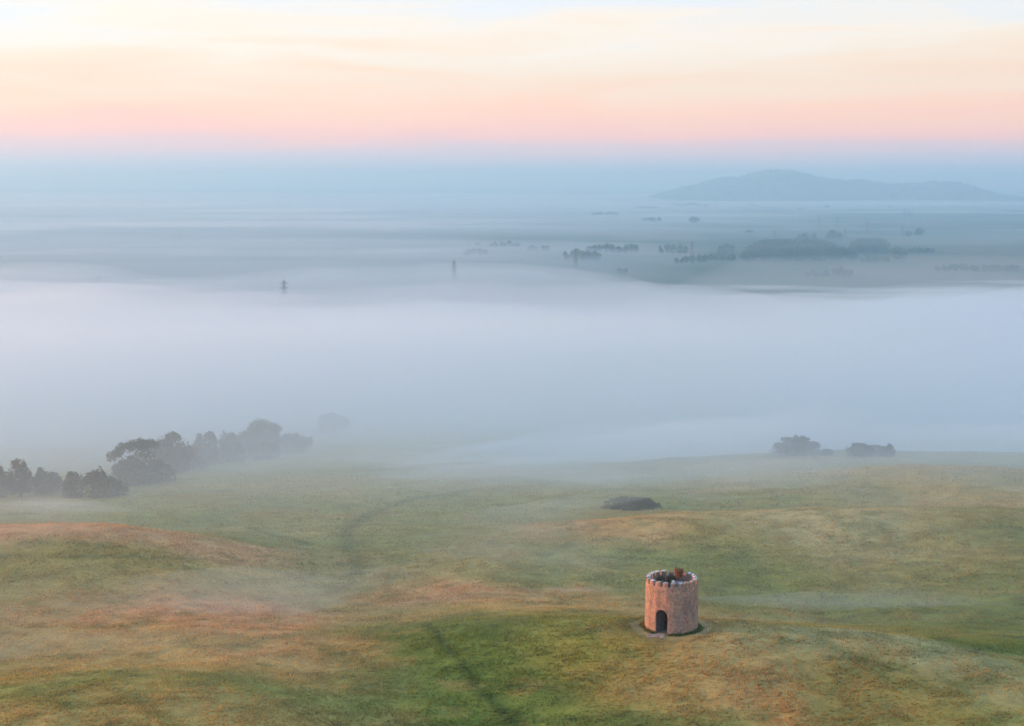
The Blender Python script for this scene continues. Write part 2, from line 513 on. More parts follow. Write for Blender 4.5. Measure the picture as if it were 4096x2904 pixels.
n1 = k.noise(5.0, 5, 0.75); n2 = k.noise(0.9, 4, 0.65); n3 = k.noise(13, 3, 0.7)
c = k.mix(br.outputs['Color'], k.ramp(n1, [(0.3, (0.40, 0.38, 0.38)), (0.5, (1, 1, 1)), (0.7, (1.6, 1.5, 1.4))]), 0.9, 'MULTIPLY')
c = k.mix(c, (0.17, 0.16, 0.15), k.ramp(n2, [(0.48, (0, 0, 0)), (0.66, (0.6, 0.6, 0.6))]))
c = k.mix(c, (0.60, 0.52, 0.45), k.ramp(n3, [(0.66, (0, 0, 0)), (0.74, (0.7, 0.7, 0.7))]))
mpg = k.add('ShaderNodeMapping'); mpg.inputs['Scale'].default_value = (1.3, 1.3, 0.6)
k.l.new(geo.outputs['Object'], mpg.inputs[0])
n4 = k.noise(1.0, 5, 0.65, mpg.outputs[0])
c = k.mix(c, k.ramp(n4, [(0.36, (0.72, 0.70, 0.70)), (0.5, (1, 1, 1)), (0.66, (1.18, 1.1, 1.02))]), 1.0, 'MULTIPLY')
k.base(c)
hh = k.mix(br.outputs['Fac'], n1, 0.6)
k.bump(hh, 0.7, 0.06)
M_brick = k.m
M_coping = plain_mat('coping_stone', (0.34, 0.32, 0.30), (0.66, 0.64, 0.61), 4, 0.4)
M_cop_worn = plain_mat('worn_coping', (0.22, 0.17, 0.14), (0.42, 0.36, 0.31), 4, 0.4)
M_stone = plain_mat('weathered_stone', (0.16, 0.145, 0.13), (0.30, 0.27, 0.24), 6, 0.5)
M_roof = plain_mat('roof_mortar', (0.045, 0.036, 0.034), (0.12, 0.085, 0.07), 2.5, 0.6)
M_rust = plain_mat('rusty_iron', (0.13, 0.045, 0.02), (0.34, 0.13, 0.05), 9, 0.3, 0.7, 0.3)
M_iron = plain_mat('dark_iron', (0.02, 0.018, 0.018), (0.06, 0.05, 0.045), 9, 0.2, 0.6, 0.5)
M_wood = plain_mat('grey_boards', (0.075, 0.07, 0.068), (0.16, 0.15, 0.145), 4, 0.4)
M_tarp = plain_mat('navy_sheet', (0.010, 0.014, 0.026), (0.03, 0.036, 0.055), 3, 0.5, 0.5)
M_slab = plain_mat('sandstone_slab', (0.26, 0.18, 0.15), (0.40, 0.29, 0.24), 3, 0.4)
M_hatch = plain_mat('hatch_render', (0.14, 0.115, 0.13), (0.24, 0.20, 0.215), 4, 0.4)
M_weed = plain_mat('dead_stems', (0.09, 0.055, 0.035), (0.20, 0.12, 0.075), 8, 0)
M_hose = plain_mat('pale_hose', (0.45, 0.47, 0.48), (0.6, 0.62, 0.62), 8, 0)

def lathe(profile, seg=96, closed=True):
    """profile: list of (r, z); returns verts, faces"""
    V, F = [], []
    m = len(profile)
    for i in range(seg):
        a = 2 * math.pi * i / seg
        for r, z in profile:
            V.append((r * math.cos(a), r * math.sin(a), z))
    for i in range(seg):
        j = (i + 1) % seg
        for q in range(m if closed else m - 1):
            p = (q + 1) % m
            F.append((i * m + q, j * m + q, j * m + p, i * m + p))
    return V, F
def box(x0, x1, y0, y1, z0, z1):
    V = [(x, y, z) for z in (z0, z1) for y in (y0, y1) for x in (x0, x1)]
    F = [(0, 2, 3, 1), (4, 5, 7, 6), (0, 1, 5, 4), (2, 6, 7, 3), (0, 4, 6, 2), (1, 3, 7, 5)]
    return V, F
def tube(pts, radii, seg=8):
    V, F = [], []
    pts = [Vector(p) for p in pts]
    for i, p in enumerate(pts):
        t = (pts[min(i + 1, len(pts) - 1)] - pts[max(i - 1, 0)]).normalized()
        q = t.to_track_quat('Z', 'Y')
        for s in range(seg):
            a = 2 * math.pi * s / seg
            V.append(tuple(p + q @ Vector((radii[i] * math.cos(a), radii[i] * math.sin(a), 0))))
    for i in range(len(pts) - 1):
        for s in range(seg):
            t = (s + 1) % seg
            F.append((i * seg + s, i * seg + t, (i + 1) * seg + t, (i + 1) * seg + s))
    F.append(tuple(range(seg - 1, -1, -1)))
    F.append(tuple((len(pts) - 1) * seg + s for s in range(seg)))
    return V, F
def join(parts):
    V, F = [], []
    for v, f in parts:
        o = len(V)
        V += list(v); F += [tuple(i + o for i in q) for q in f]
    return V, F

tower = link('round_tower', None, None, (TX, TY, 0.0))
tag(tower, 'small round battlemented brick tower with an arched doorway on the hilltop', 'tower')
# wall: a shell with a slight batter; an arched doorway is cut through it
V, F = lathe([(TR + 0.06, -0.5), (TR + 0.05, 0.6), (TR + 0.015, 2.6), (TR, TH), (TR - WT, TH), (TR - WT, 4.1), (TR - WT, -0.5)])
wall = link('wall', mesh_from('wall', V, F, M_brick), tower)
DW, DH = 0.60, 2.42
arch = [(-DW, -0.6), (DW, -0.6)] + [(DW * math.cos(t), DH - DW + DW * math.sin(t)) for t in np.linspace(0, math.pi, 17)]
V = [(1.6, y, z) for y, z in arch] + [(3.2, y, z) for y, z in arch]
m = len(arch)
F = [tuple(range(m - 1, -1, -1)), tuple(range(m, 2 * m))] + [(i, (i + 1) % m, m + (i + 1) % m, m + i) for i in range(m)]
cut = link('cutter', mesh_from('cutter', V, F), tower)
cut.rotation_euler = (0, 0, DOOR_A)
bm = bmesh.new(); bm.from_mesh(cut.data); bmesh.ops.recalc_face_normals(bm, faces=bm.faces); bm.to_mesh(cut.data); bm.free()
bm = bmesh.new(); bm.from_mesh(wall.data); bmesh.ops.recalc_face_normals(bm, faces=bm.faces); bm.to_mesh(wall.data); bm.free()
md = wall.modifiers.new('door', 'BOOLEAN'); md.object = cut; md.operation = 'DIFFERENCE'; md.solver = 'EXACT'
bpy.context.view_layer.update()
dg = bpy.context.evaluated_depsgraph_get()
nm = bpy.data.meshes.new_from_object(wall.evaluated_get(dg))
wall.modifiers.clear(); wall.data = nm
if not nm.materials:
    nm.materials.append(M_brick)
bpy.data.objects.remove(cut)
# brick arch ring round the doorway
V, F = [], []
ts = np.linspace(0, math.pi, 14)
def outer(y):                                   # distance of the wall face at a side offset
    return math.sqrt((TR + 0.045) ** 2 - y * y)
VR = []
for i in range(13):
    t0, t1 = ts[i] + 0.02, ts[i + 1] - 0.02
    q = []
    for t, r in ((t0, DW + 0.004), (t1, DW + 0.004), (t1, DW + 0.20), (t0, DW + 0.20)):
        yy, z_ = r * math.cos(t), DH - DW + r * math.sin(t)
        q.append((outer(yy), yy, z_))
    v = [(a - 0.05, b, c) for a, b, c in q] + [(a + 0.018, b, c) for a, b, c in q]
    vo = link('arch_brick', mesh_from('arch_brick', v, [(3, 2, 1, 0), (4, 5, 6, 7), (0, 1, 5, 4), (1, 2, 6, 5), (2, 3, 7, 6), (3, 0, 4, 7)], M_brick), tower)
    vo.rotation_euler = (0, 0, DOOR_A)
# roof deck inside the parapet
V, F = lathe([(0.0, 4.02), (1.0, 4.04), (TR - WT - 0.004, 4.08), (TR - WT - 0.004, 3.9), (0.0, 3.9)], 48, False)
link('roof', mesh_from('roof', V, F, M_roof), tower)
V, F = lathe([(0.0, 0.03), (TR - WT - 0.004, 0.03), (TR - WT - 0.004, -0.2), (0.0, -0.2)], 48, False)
link('floor_slab', mesh_from('floor_slab', V, F, M_stone), tower)
# plank door standing open inside the left jamb
door = link('door', None, tower, (0, 0, 0))
door.rotation_euler = (0, 0, DOOR_A)
hinge = Vector((TR - WT - 0.05, -DW + 0.03, 0))
for i in range(4):
    v, f = box(-0.04 - 0.245 * (i + 1), -0.05 - 0.245 * i, -0.025, 0.025, 0.06, 1.95 + 0.22 * math.sin(math.pi * (i + 0.5) / 4))
    p = link('plank', mesh_from('plank', v, f, M_wood), door, hinge)
    p.rotation_euler = (0, 0, R(-14))
v, f = box(TR - WT + 0.02, TR - 0.16, -DW + 0.005, -DW + 0.07, 0.03, DH - DW + 0.1)
link('door_frame', mesh_from('door_frame', v, f, M_wood), door)

# merlons with saddleback copings
NM = 20
def merlon_mesh(h, half, r0, r1):
    V, F = [], []
    for s in range(5):
        a = -half + 2 * half * s / 4
        for r, z in ((r0, 0), (r1, 0), (r1, h), (r0, h)):
            V.append((r * math.cos(a), r * math.sin(a), z))
    for s in range(4):
        for q in range(4):
            p = (q + 1) % 4
            F.append((s * 4 + q, s * 4 + p, (s + 1) * 4 + p, (s + 1) * 4 + q))
    F.append((3, 2, 1, 0)); F.append((16, 17, 18, 19))
    return V, F
def coping_mesh(half, r0, r1, h0, hr):
    V, F = [], []
    rm = (r0 + r1) / 2
    prof = ((r0, 0), (r1, 0), (r1, h0), (rm + 0.05, hr), (rm - 0.05, hr), (r0, h0))
    n_ = len(prof)
    for s in range(3):
        a = -half + half * s
        for r, z in prof:
            V.append((r * math.cos(a), r * math.sin(a), z))
    for s in range(2):
        for q in range(n_):
            p = (q + 1) % n_
            F.append((s * n_ + q, s * n_ + p, (s + 1) * n_ + p, (s + 1) * n_ + q))
    F.append(tuple(range(n_ - 1, -1, -1))); F.append(tuple(range(2 * n_, 3 * n_)))
    return V, F
ME_mer = mesh_from('merlon', *merlon_mesh(0.43, R(5.6), TR - WT + 0.003, TR - 0.002), M_brick)
ME_low = mesh_from('merlon_low', *merlon_mesh(0.30, R(5.6), TR - WT + 0.003, TR - 0.002), M_brick)
ME_cop = mesh_from('coping', *coping_mesh(R(5.3), TR - WT + 0.02, TR - 0.03, 0.02, 0.12), M_coping)
ME_cop_f = mesh_from('coping_worn', *coping_mesh(R(5.3), TR - WT + 0.02, TR - 0.03, 0.02, 0.12), M_cop_worn)
ME_cop2 = mesh_from('coping_tall', *coping_mesh(R(3.6), TR - WT - 0.02, TR - 0.06, 0.10, 0.32), M_coping)
for i in range(NM):
    rel = i * 360.0 / NM + 3.0                     # degrees from the side facing the camera, to the right
    rel = (rel + 180) % 360 - 180
    broken = abs(rel) > 100 and (130 < abs(rel) < 141 or (rel > 140) or rel < -170)
    mo = link('merlon', ME_low if broken else ME_mer, tower, (0, 0, TH - 0.002))
    mo.rotation_euler = (0, 0, FRONT + R(rel))
    if not broken:
        co = link('coping', ME_cop2 if abs(rel) < 8 else ME_cop_f if abs(rel) < 70 and i % 4 != 1 else ME_cop, mo, (0, 0, 0.43))
        co.rotation_euler = (0, 0, R(random.uniform(-0.8, 0.8)))
        co.scale = (random.uniform(0.97, 1.0), random.uniform(0.75, 1.0), random.uniform(0.25, 0.6) if 8 < abs(rel) < 80 else random.uniform(0.8, 1.3))
# raised hatch on the roof
def local(right, back, z):
    """a place on the roof: right and back as seen from the camera"""
    fx, fy = math.cos(FRONT), math.sin(FRONT)
    return (-fy * right - fx * back, fx * right - fy * back, z)
hatch = link('roof_hatch', None, tower, local(0.72, 0.15, 4.04))
hatch.rotation_euler = (0, 0, FRONT + R(90))
v, f = box(-0.5, 0.5, -0.42, 0.42, 0, 0.34)
link('hatch_box', mesh_from('hatch_box', v, f, M_hatch), hatch)
v, f = box(-0.55, 0.55, -0.47, 0.47, 0.343, 0.40)
link('hatch_lid', mesh_from('hatch_lid', v, f, M_hatch), hatch)
v, f = box(-0.09, 0.09, 0.55, 0.73, 0, 0.5)
link('pedestal', mesh_from('pedestal', v, f, M_hatch), hatch)

# fire beacon: an iron basket on a stem, standing on the roof behind the hatch
bx_, by_, bz_ = local(0.66, 1.05, 4.06)
beacon = link('fire_beacon', None, None, (TX + bx_, TY + by_, bz_))
tag(beacon, 'rusty iron fire basket on a stem on the tower roof', 'beacon')
v, f = tube([(0, 0, 0), (0, 0, 0.3), (0, 0, 0.62)], [0.14, 0.06, 0.09], 12)
link('stem', mesh_from('stem', v, f, M_rust), beacon)
v, f = lathe([(0.10, 0.58), (0.30, 0.66), (0.32, 0.69), (0.10, 0.62)], 24)
link('bowl', mesh_from('bowl', v, f, M_rust), beacon)
for zr, rr_ in ((0.72, 0.325), (1.02, 0.365), (1.36, 0.40)):
    v, f = lathe([(rr_ - 0.02, zr - 0.03), (rr_ + 0.02, zr - 0.03), (rr_ + 0.02, zr + 0.03), (rr_ - 0.02, zr + 0.03)], 24)
    link('hoop', mesh_from('hoop', v, f, M_iron if zr > 1.3 else M_rust), beacon)
for i in range(14):
    a = 2 * math.pi * i / 14
    ca, sa = math.cos(a), math.sin(a)
    v, f = tube([(0.29 * ca, 0.29 * sa, 0.66), (0.35 * ca, 0.35 * sa, 0.95), (0.395 * ca, 0.395 * sa, 1.34), (0.41 * ca, 0.41 * sa, 1.50 + 0.05 * (i % 2))], [0.045, 0.05, 0.05, 0.015], 6)
    link('bar', mesh_from('bar', v, f, M_rust), beacon)
v, f = lathe([(0.0, 0.68), (0.30, 0.70), (0.35, 1.16), (0.22, 1.22), (0.0, 1.18)], 24, False)
link('dark_fuel', mesh_from('dark_fuel', v, f, M_iron), beacon)  # dark fuel, so the bars stand out against it

# dark sheeted bundle with a loop of pale hose
def lump(rx, ry, rz, seed, n=2):
    bm = bmesh.new()
    bmesh.ops.create_icosphere(bm, subdivisions=n + 1, radius=1)
    for vv in bm.verts:
        kx = 1 + 0.5 * float(fbm(np.array([vv.co.x * 1.6 + seed]), np.array([vv.co.y * 1.6 + vv.co.z * 2.1]), seed, 3)[0])
        vv.co = Vector((vv.co.x * rx * kx, vv.co.y * ry * kx, max(vv.co.z, -0.25) * rz * kx))
    me = bpy.data.meshes.new('lump')
    bm.to_mesh(me); bm.free()
    return me
p = local(-0.72, 0.1, 4.13)
tarp = link('sheeted_bundle', lump(0.42, 0.55, 0.34, 4), None, (TX + p[0], TY + p[1], p[2]))
tarp.data.materials.append(M_tarp)
tag(tarp, 'dark navy sheeted bundle lying on the tower roof', 'bundle')
p = local(-0.86, 0.05, 4.34)
pts = [(0.22 * math.cos(t), 0.22 * math.sin(t), 0.10 * math.sin(2 * t) + 0.06) for t in np.linspace(0.4, 4.6, 18)]
v, f = tube(pts, [0.016] * len(pts), 6)
hose = link('hose', mesh_from('hose', v, f, M_hose), None, (TX + p[0], TY + p[1], p[2]))
hose.rotation_euler = (R(25), R(10), R(70))
tag(hose, 'short pale loop of hose over the dark bundle on the roof', 'hose')
# dead weeds on the roof, behind the parapet
for q, (r_, b_, lab) in enumerate(((-1.05, 1.25, 'brown dead weeds at the back of the tower roof, left clump'), (-0.05, 1.6, 'brown dead weeds at the back of the tower roof, beside the fire basket'))):
    n = 260
    a = rng.uniform(0, 2 * np.pi, n); r0 = 0.38 * np.sqrt(rng.uniform(0, 1, n))
    b = np.stack([r0 * np.cos(a), r0 * np.sin(a), np.zeros(n)], 1)
    tp = b + np.stack([rng.normal(0, 0.13, n), rng.normal(0, 0.13, n), rng.uniform(0.35, 0.85, n)], 1)
    sd = np.stack([np.cos(a + 1.5), np.sin(a + 1.5), 0 * a], 1) * 0.022
    V = np.stack([b - sd, b + sd, tp], 1).reshape(-1, 3)
    p = local(r_, b_, 4.06)
    tag(link('dead_weeds', mesh_from('dead_weeds', V, np.arange(3 * n).reshape(-1, 3), M_weed), None, (TX + p[0], TY + p[1], p[2])), lab, 'weeds')

# worn slabs in front of the doorway
path = link('stone_path', None, None, (TX, TY, 0.0))
tag(path, 'worn pink stone slabs in front of the tower doorway', 'path')
for q, (r_, s_, w_, l_, a_) in enumerate(((2.78, 0.05, 0.50, 0.24, 0.02), (3.18, -0.30, 0.34, 0.20, 0.2), (3.2, 0.36, 0.30, 0.19, -0.1), (3.6, -0.25, 0.42, 0.22, 0.12), (3.55, 0.55, 0.25, 0.16, 0.4), (3.35, -0.9, 0.3, 0.18, 0.7), (3.95, -0.6, 0.26, 0.15, 0.3))):
    rim = [(l_ * 1.05 * math.cos(t) * (1 + 0.14 * math.sin(3 * t + q)), w_ * math.sin(t) * (1 + 0.14 * math.cos(2 * t + 2 * q))) for t in np.linspace(0, 2 * math.pi, 10)[:-1]]
    m = len(rim)
    V = [(x_, y_, -0.08) for x_, y_ in rim] + [(x_, y_, 0.035) for x_, y_ in rim] + [(x_ * 0.93, y_ * 0.93, 0.055) for x_, y_ in rim]
    F = [tuple(range(m - 1, -1, -1)), tuple(range(2 * m, 3 * m))] + [(i, (i + 1) % m, m + (i + 1) % m, m + i) for i in range(m)] + [(m + i, m + (i + 1) % m, 2 * m + (i + 1) % m, 2 * m + i) for i in range(m)]
    c_, s2 = math.cos(DOOR_A), math.sin(DOOR_A)
    px_, py_ = r_ * c_ - s_ * s2, r_ * s2 + s_ * c_
    so = link('slab', mesh_from('slab', V, F, M_slab), path, (px_, py_, float(height(TX + px_, TY + py_)) + 0.02))
    so.rotation_euler = (0, 0, DOOR_A + a_)

# ----------------------------------------------------------------------------- trees and bushes near the hedge
def leaf_cloud(lobes, n, size, pal, flat=0.0, seed=0, shell=0.55):
    """lobes: (x, y, z, rx, ry, rz). Leaf-spray quads spread through the lobes, denser to the outside, with gaps."""
    g = np.random.default_rng(seed)
    lob = np.array(lobes, float)
    wgt = (lob[:, 3] * lob[:, 4] + lob[:, 3] * lob[:, 5] + lob[:, 4] * lob[:, 5]); wgt = wgt / wgt.sum()
    m = int(n * 2.2)
    li = g.choice(len(lob), m, p=wgt)
    d = g.normal(size=(m, 3)); d /= np.linalg.norm(d, axis=1)[:, None]
    rr_ = shell + (1.18 - shell) * g.uniform(0, 1, m) ** 0.6
    bump_ = 1 + 0.42 * fbm(d[:, 0] * 2.3 + li * 3.1 + seed, d[:, 1] * 2.3 + d[:, 2] * 2.9, 101 + seed, 3)
    p = lob[li, :3] + d * lob[li, 3:] * (rr_ * bump_)[:, None]
    gap = fbm(p[:, 0] * 1.3 + p[:, 2] * 0.9 + seed, p[:, 1] * 1.3 - p[:, 2] * 1.1, 131 + seed, 2)
    keep_ = (gap > -0.16) & (p[:, 2] > 0.0)
    p, d, li = p[keep_][:n], d[keep_][:n], li[keep_][:n]
    m = len(p)
    nrm = d * 0.8 + g.normal(0, 0.7, (m, 3)) + np.array([0, 0, 0.3]); nrm /= np.linalg.norm(nrm, axis=1)[:, None]
    t = np.cross(nrm, g.normal(size=(m, 3))); t /= np.linalg.norm(t, axis=1)[:, None]
    b = np.cross(nrm, t)
    s = size * g.uniform(0.55, 1.35, m)[:, None]
    q = np.stack([p - t * s, p + b * s * 0.55 + nrm * s * 0.12, p + t * s, p - b * s * 0.55 + nrm * s * 0.12], 1)
    pal = np.array(pal)
    ci = fbm(p[:, 0] * 0.5 + seed, p[:, 1] * 0.5 + p[:, 2] * 0.6, 151 + seed, 2) + 0.5
    w2 = np.clip(ci + g.normal(0, 0.18, m), 0, 0.999) * (len(pal) - 1)
    i0 = w2.astype(int); fr = (w2 - i0)[:, None]
    colr = pal[i0] * (1 - fr) + pal[np.minimum(i0 + 1, len(pal) - 1)] * fr
    colr = colr * g.uniform(0.7, 1.35, (m, 1))
    return q.reshape(-1, 3), np.arange(4 * m).reshape(-1, 4), np.repeat(colr, 4, 0)
PAL_OAK = [(0.048, 0.062, 0.018), (0.072, 0.088, 0.024), (0.11, 0.105, 0.030), (0.16, 0.110, 0.035)]
PAL_THORN = [(0.055, 0.066, 0.022), (0.085, 0.092, 0.028), (0.12, 0.105, 0.034), (0.17, 0.115, 0.042)]
PAL_DARK = [(0.034, 0.048, 0.018), (0.050, 0.068, 0.022), (0.075, 0.088, 0.028), (0.10, 0.095, 0.035)]

def plant(name, u, vt, vb, u0, u1, kind, label, cat, group=None, seed=0, pal=None, du=0.0):
    """one bush or tree standing on the hill where the sight line of its foot meets the ground"""
    base = hit(0.5 * (u0 + u1) if u is None else u, vb)
    bx, by = base[0], base[1]
    bz = float(height(bx, by))
    depth = by * CP / 1.0 + (CAM[2] - bz) * SP
    mpp = depth / FPX
    wd = (u1 - u0) * mpp
    ht = (vb - vt) * mpp * 1.02
    if kind == 'bush' and cat == 'bush':
        wd *= 1.12
    root = link(name, None, None, (bx, by, bz - 0.1))
    tag(root, label, cat, group)
    cx = (0.5 * (u0 + u1) - (0.5 * (u0 + u1) if u is None else u)) * mpp
    g = random.Random(seed)
    lobes = []
    hw = wd / 2
    if kind == 'bush':
        lobes.append((cx, 0, ht * 0.30, hw * 0.82, hw * 0.7, ht * 0.40))
        for i in range(20):
            a = g.uniform(0, 6.28); k_ = g.uniform(0.15, 0.9)
            r_ = g.uniform(0.13, 0.30)
            dome = math.sqrt(1 - 0.9 * k_ * k_)
            lobes.append((cx + k_ * hw * math.cos(a), 0.8 * k_ * hw * math.sin(a), ht * (0.10 + g.uniform(0.45, 0.86) * dome), hw * r_, hw * r_, ht * g.uniform(0.10, 0.22)))
        trunk_h, crown0 = ht * 0.3, 0
    elif kind == 'round':
        lobes.append((cx, 0, ht * 0.50, hw * 0.74, hw * 0.72, ht * 0.40))
        for i in range(24):
            a = g.uniform(0, 6.28)
            zf = g.uniform(0.16, 0.88)
            k_ = math.sqrt(max(0.06, 1 - ((zf - 0.46) / 0.47) ** 2))
            r_ = g.uniform(0.14, 0.32)
            lobes.append((cx + 0.72 * hw * k_ * math.cos(a), 0.7 * hw * k_ * math.sin(a), ht * zf, hw * r_, hw * r_, ht * g.uniform(0.07, 0.15)))
        trunk_h = ht * 0.45
    elif kind == 'flat':                     # leaning, flat-topped, its canopy held out to one side
        for i in range(11):
            f_ = i / 10.0
            lobes.append((cx + hw * (-0.84 + 1.6 * f_), g.uniform(-0.4, 0.4) * hw * 0.5, ht * (0.62 + 0.26 * math.sin(min(1, f_ * 1.6) * 1.57)) + g.uniform(-0.02, 0.05) * ht, hw * g.uniform(0.14, 0.26), hw * g.uniform(0.2, 0.32), ht * g.uniform(0.06, 0.17)))
        lobes.append((cx + hw * 0.45, 0, ht * 0.66, hw * 0.4, hw * 0.4, ht * 0.2))
        trunk_h = ht * 0.55
    elif kind == 'mound':
        lobes.append((cx, 0, 0.0, hw * 0.97, hw * 0.6, ht * 0.93))
        for i in range(8):
            a = g.uniform(0, 6.28)
            lobes.append((cx + 0.6 * hw * math.cos(a), 0.3 * hw * math.sin(a), ht * 0.3, hw * 0.28, hw * 0.25, ht * 0.4))
        trunk_h = ht * 0.3
    # stem and limbs
    parts = []
    lean = cx * 0.5
    parts.append(tube([(0, 0, -0.3), (lean * 0.2, 0, trunk_h * 0.5), (lean, 0, trunk_h)], [0.05 * ht ** 0.8 + 0.04, 0.036 * ht ** 0.8 + 0.03, 0.022 * ht ** 0.8 + 0.02], 7))
    for i, lb in enumerate(lobes[:6]):
        mid = (lean * 0.7 + 0.35 * (lb[0] - lean), lb[1] * 0.35, trunk_h * 0.75 + 0.35 * max(0, lb[2] - trunk_h))
        parts.append(tube([(lean * 0.5, 0, trunk_h * 0.62), mid, (lb[0], lb[1], lb[2])], [0.018 * ht ** 0.8 + 0.012, 0.013 * ht ** 0.8 + 0.01, 0.01], 5))
    link('trunk', mesh_from('trunk', *join(parts), M_bark, True), root)
    size = 0.27 if kind != 'mound' else 0.2
    area = sum(l[3] * l[5] + l[3] * l[4] for l in lobes)
    n_ = int(min(9000, max(1200, area * 90))) if kind != 'mound' else 6000
    P_ = pal or {'bush': PAL_THORN, 'round': PAL_OAK, 'flat': PAL_OAK, 'mound': PAL_DARK}[kind]
    v, f, c = leaf_cloud(lobes, n_, size, P_, seed=seed, shell=0.35 if kind != 'mound' else 0.8)
    link('crown', mesh_from('crown', v, f, M_leaf, False, c), root)
    return root

HG = 'hedge and trees along the left field edge'
plant('thorn_bush', None, 1868, 1992, -60, 48, 'bush', 'thorn bush at the left edge of the photo, partly cut off', 'bush', HG, 1)
plant('hedge_tree', None, 1829, 1987, 35, 132, 'round', 'small bushy tree rising highest at the far left of the hedge', 'tree', HG, 2)
plant('thorn_bush', None, 1876, 1978, 118, 238, 'bush', 'thorn bush just right of the leftmost small hedge tree', 'bush', HG, 3, PAL_OAK)
plant('thorn_bush', None, 1893, 1992, 248, 348, 'bush', 'round low brown bush after the gap in the left hedge', 'bush', HG, 4)
plant('thorn_bush', None, 1877, 1992, 338, 450, 'bush', 'brown dome-topped bush in front of the leaning hedge tree', 'bush', HG, 5)
plant('thorn_bush', None, 1905, 1985, 410, 512, 'bush', 'low brown bush at the foot of the leaning hedge tree', 'bush', HG, 6)
plant('leaning_tree', 560, 1757, 1925, 440, 640, 'flat', 'flat-topped tree leaning left out of the hedge', 'tree', HG, 7)
plant('thorn_bush', None, 1828, 1938, 455, 622, 'bush', 'wide brown thorn bush under the leaning hedge tree', 'bush', HG, 8)
plant('hedge_tree', None, 1727, 1900, 608, 770, 'round', 'broad dark tree next right of the leaning hedge tree', 'tree', HG, 9)
plant('thorn_bush', None, 1785, 1880, 690, 820, 'bush', 'thorn bush right of the broad dark hedge tree', 'bush', HG, 10)
plant('hedge_tree', None, 1724, 1850, 772, 878, 'round', 'misty rounded tree, fourth from the right end of the hedge', 'tree', HG, 11)
plant('hedge_tree', None, 1724, 1842, 868, 960, 'round', 'narrow misty tree, third from the right end of the hedge', 'tree', HG, 12)
plant('thorn_bush', None, 1716, 1832, 930, 1030, 'bush', 'misty bush against the left side of the big round hedge tree', 'bush', HG, 13, PAL_OAK)
plant('hedge_tree', None, 1664, 1828, 978, 1130, 'round', 'big round misty tree standing tallest in the hedge', 'tree', HG, 14)
plant('thorn_bush', None, 1735, 1812, 1110, 1240, 'bush', 'faint bush in the mist right of the big round tree', 'bush', HG, 15, PAL_OAK)
plant('hedge_tree', None, 1650, 1738, 1255, 1400, 'round', 'tall ghostly tree almost lost in the fog beyond the hedge', 'tree', HG, 16)
plant('thorn_bush', None, 1842, 1932, 560, 690, 'bush', 'thorn bush low at the foot of the broad dark hedge tree', 'bush', HG, 31)
plant('thorn_bush', None, 1800, 1888, 630, 740, 'bush', 'dark bush filling the hedge under the broad dark tree', 'bush', HG, 32, PAL_OAK)
plant('thorn_bush', None, 1770, 1862, 780, 880, 'bush', 'misty hedge bush below the rounded tree in mid hedge', 'bush', HG, 33)
plant('thorn_bush', None, 1768, 1848, 880, 985, 'bush', 'misty hedge bush below the narrow tree', 'bush', HG, 34)
plant('thorn_bush', None, 1765, 1836, 1000, 1120, 'bush', 'misty bush at the foot of the big round tree', 'bush', HG, 35)
BG = 'bushes on the right-hand ridge'
plant('ridge_bush', None, 1752, 1816, 3092, 3275, 'bush', 'wide misty bush on the right ridge, left of three', 'bush', BG, 21, PAL_DARK)
plant('ridge_bush', None, 1797, 1820, 3287, 3330, 'bush', 'tiny bush on the right ridge between two wide ones', 'bush', BG, 22, PAL_DARK)
plant('ridge_bush', None, 1774, 1822, 3392, 3525, 'bush', 'long low misty bush on the right ridge', 'bush', BG, 23, PAL_DARK)
plant('ridge_bush', None, 1778, 1826, 3512, 3577, 'bush', 'small rounded bush at the right end of the ridge bushes', 'bush', BG, 24, PAL_DARK)
plant('ridge_bush', None, 1772, 1806, 2725, 2775, 'bush', 'faint small bush in the fog left of the ridge bushes', 'bush', BG, 25, PAL_DARK)
plant('gorse_mound', None, 1990, 2034, 2424, 2632, 'mound', 'low dark green dome of gorse in the open field', 'bush', None, 26, PAL_DARK)

# ----------------------------------------------------------------------------- far plain: woods, trees, pylons, hill
def far_tree_mesh(seed, n=300):
    g = random.Random(seed)
    lobes = [(0, 0, 0.52, 0.40, 0.40, 0.40)]
    for i in range(7):
        a = g.uniform(0, 6.28)
        lobes.append((0.26 * math.cos(a), 0.26 * math.sin(a), g.uniform(0.34, 0.80), 0.2, 0.2, 0.16))
    v, f, c = leaf_cloud(lobes, n, 0.10, PAL_DARK, seed=seed, shell=0.7)
    tv, tf = tube([(0, 0, -0.05), (0, 0, 0.3), (0, 0, 0.6)], [0.035, 0.028, 0.01], 5)
    return v, f, c, tv, tf
FT = []
for s in range(5):
    v, f, c, tv, tf = far_tree_mesh(200 + s)
    me = mesh_from('far_tree', np.concatenate([v, np.array(tv)]), [tuple(map(int, q)) for q in f] + [tuple(i + len(v) for i in q) for q in tf], M_leaf, False,
                   np.concatenate([c, np.tile(np.array((0.06, 0.05, 0.035)), (len(tv), 1))]))
    FT.append(me)
def place_far(u, v_base, h, w, label, group, i):
    p = on_plain(u, v_base)
    z = float(height(p[0], p[1]))
    o = link('far_tree', FT[i % 5], None, (p[0], p[1], z - 0.3), label=label, category='tree', group=group)
    o.scale = (w, w, h)
    o.rotation_euler = (0, 0, (i * 2.39996) % 6.28)
    return o
_fi = 0
ORD = ['first', 'second', 'third', 'fourth', 'fifth', 'sixth', 'seventh', 'eighth', 'ninth', 'tenth', 'eleventh', 'twelfth']
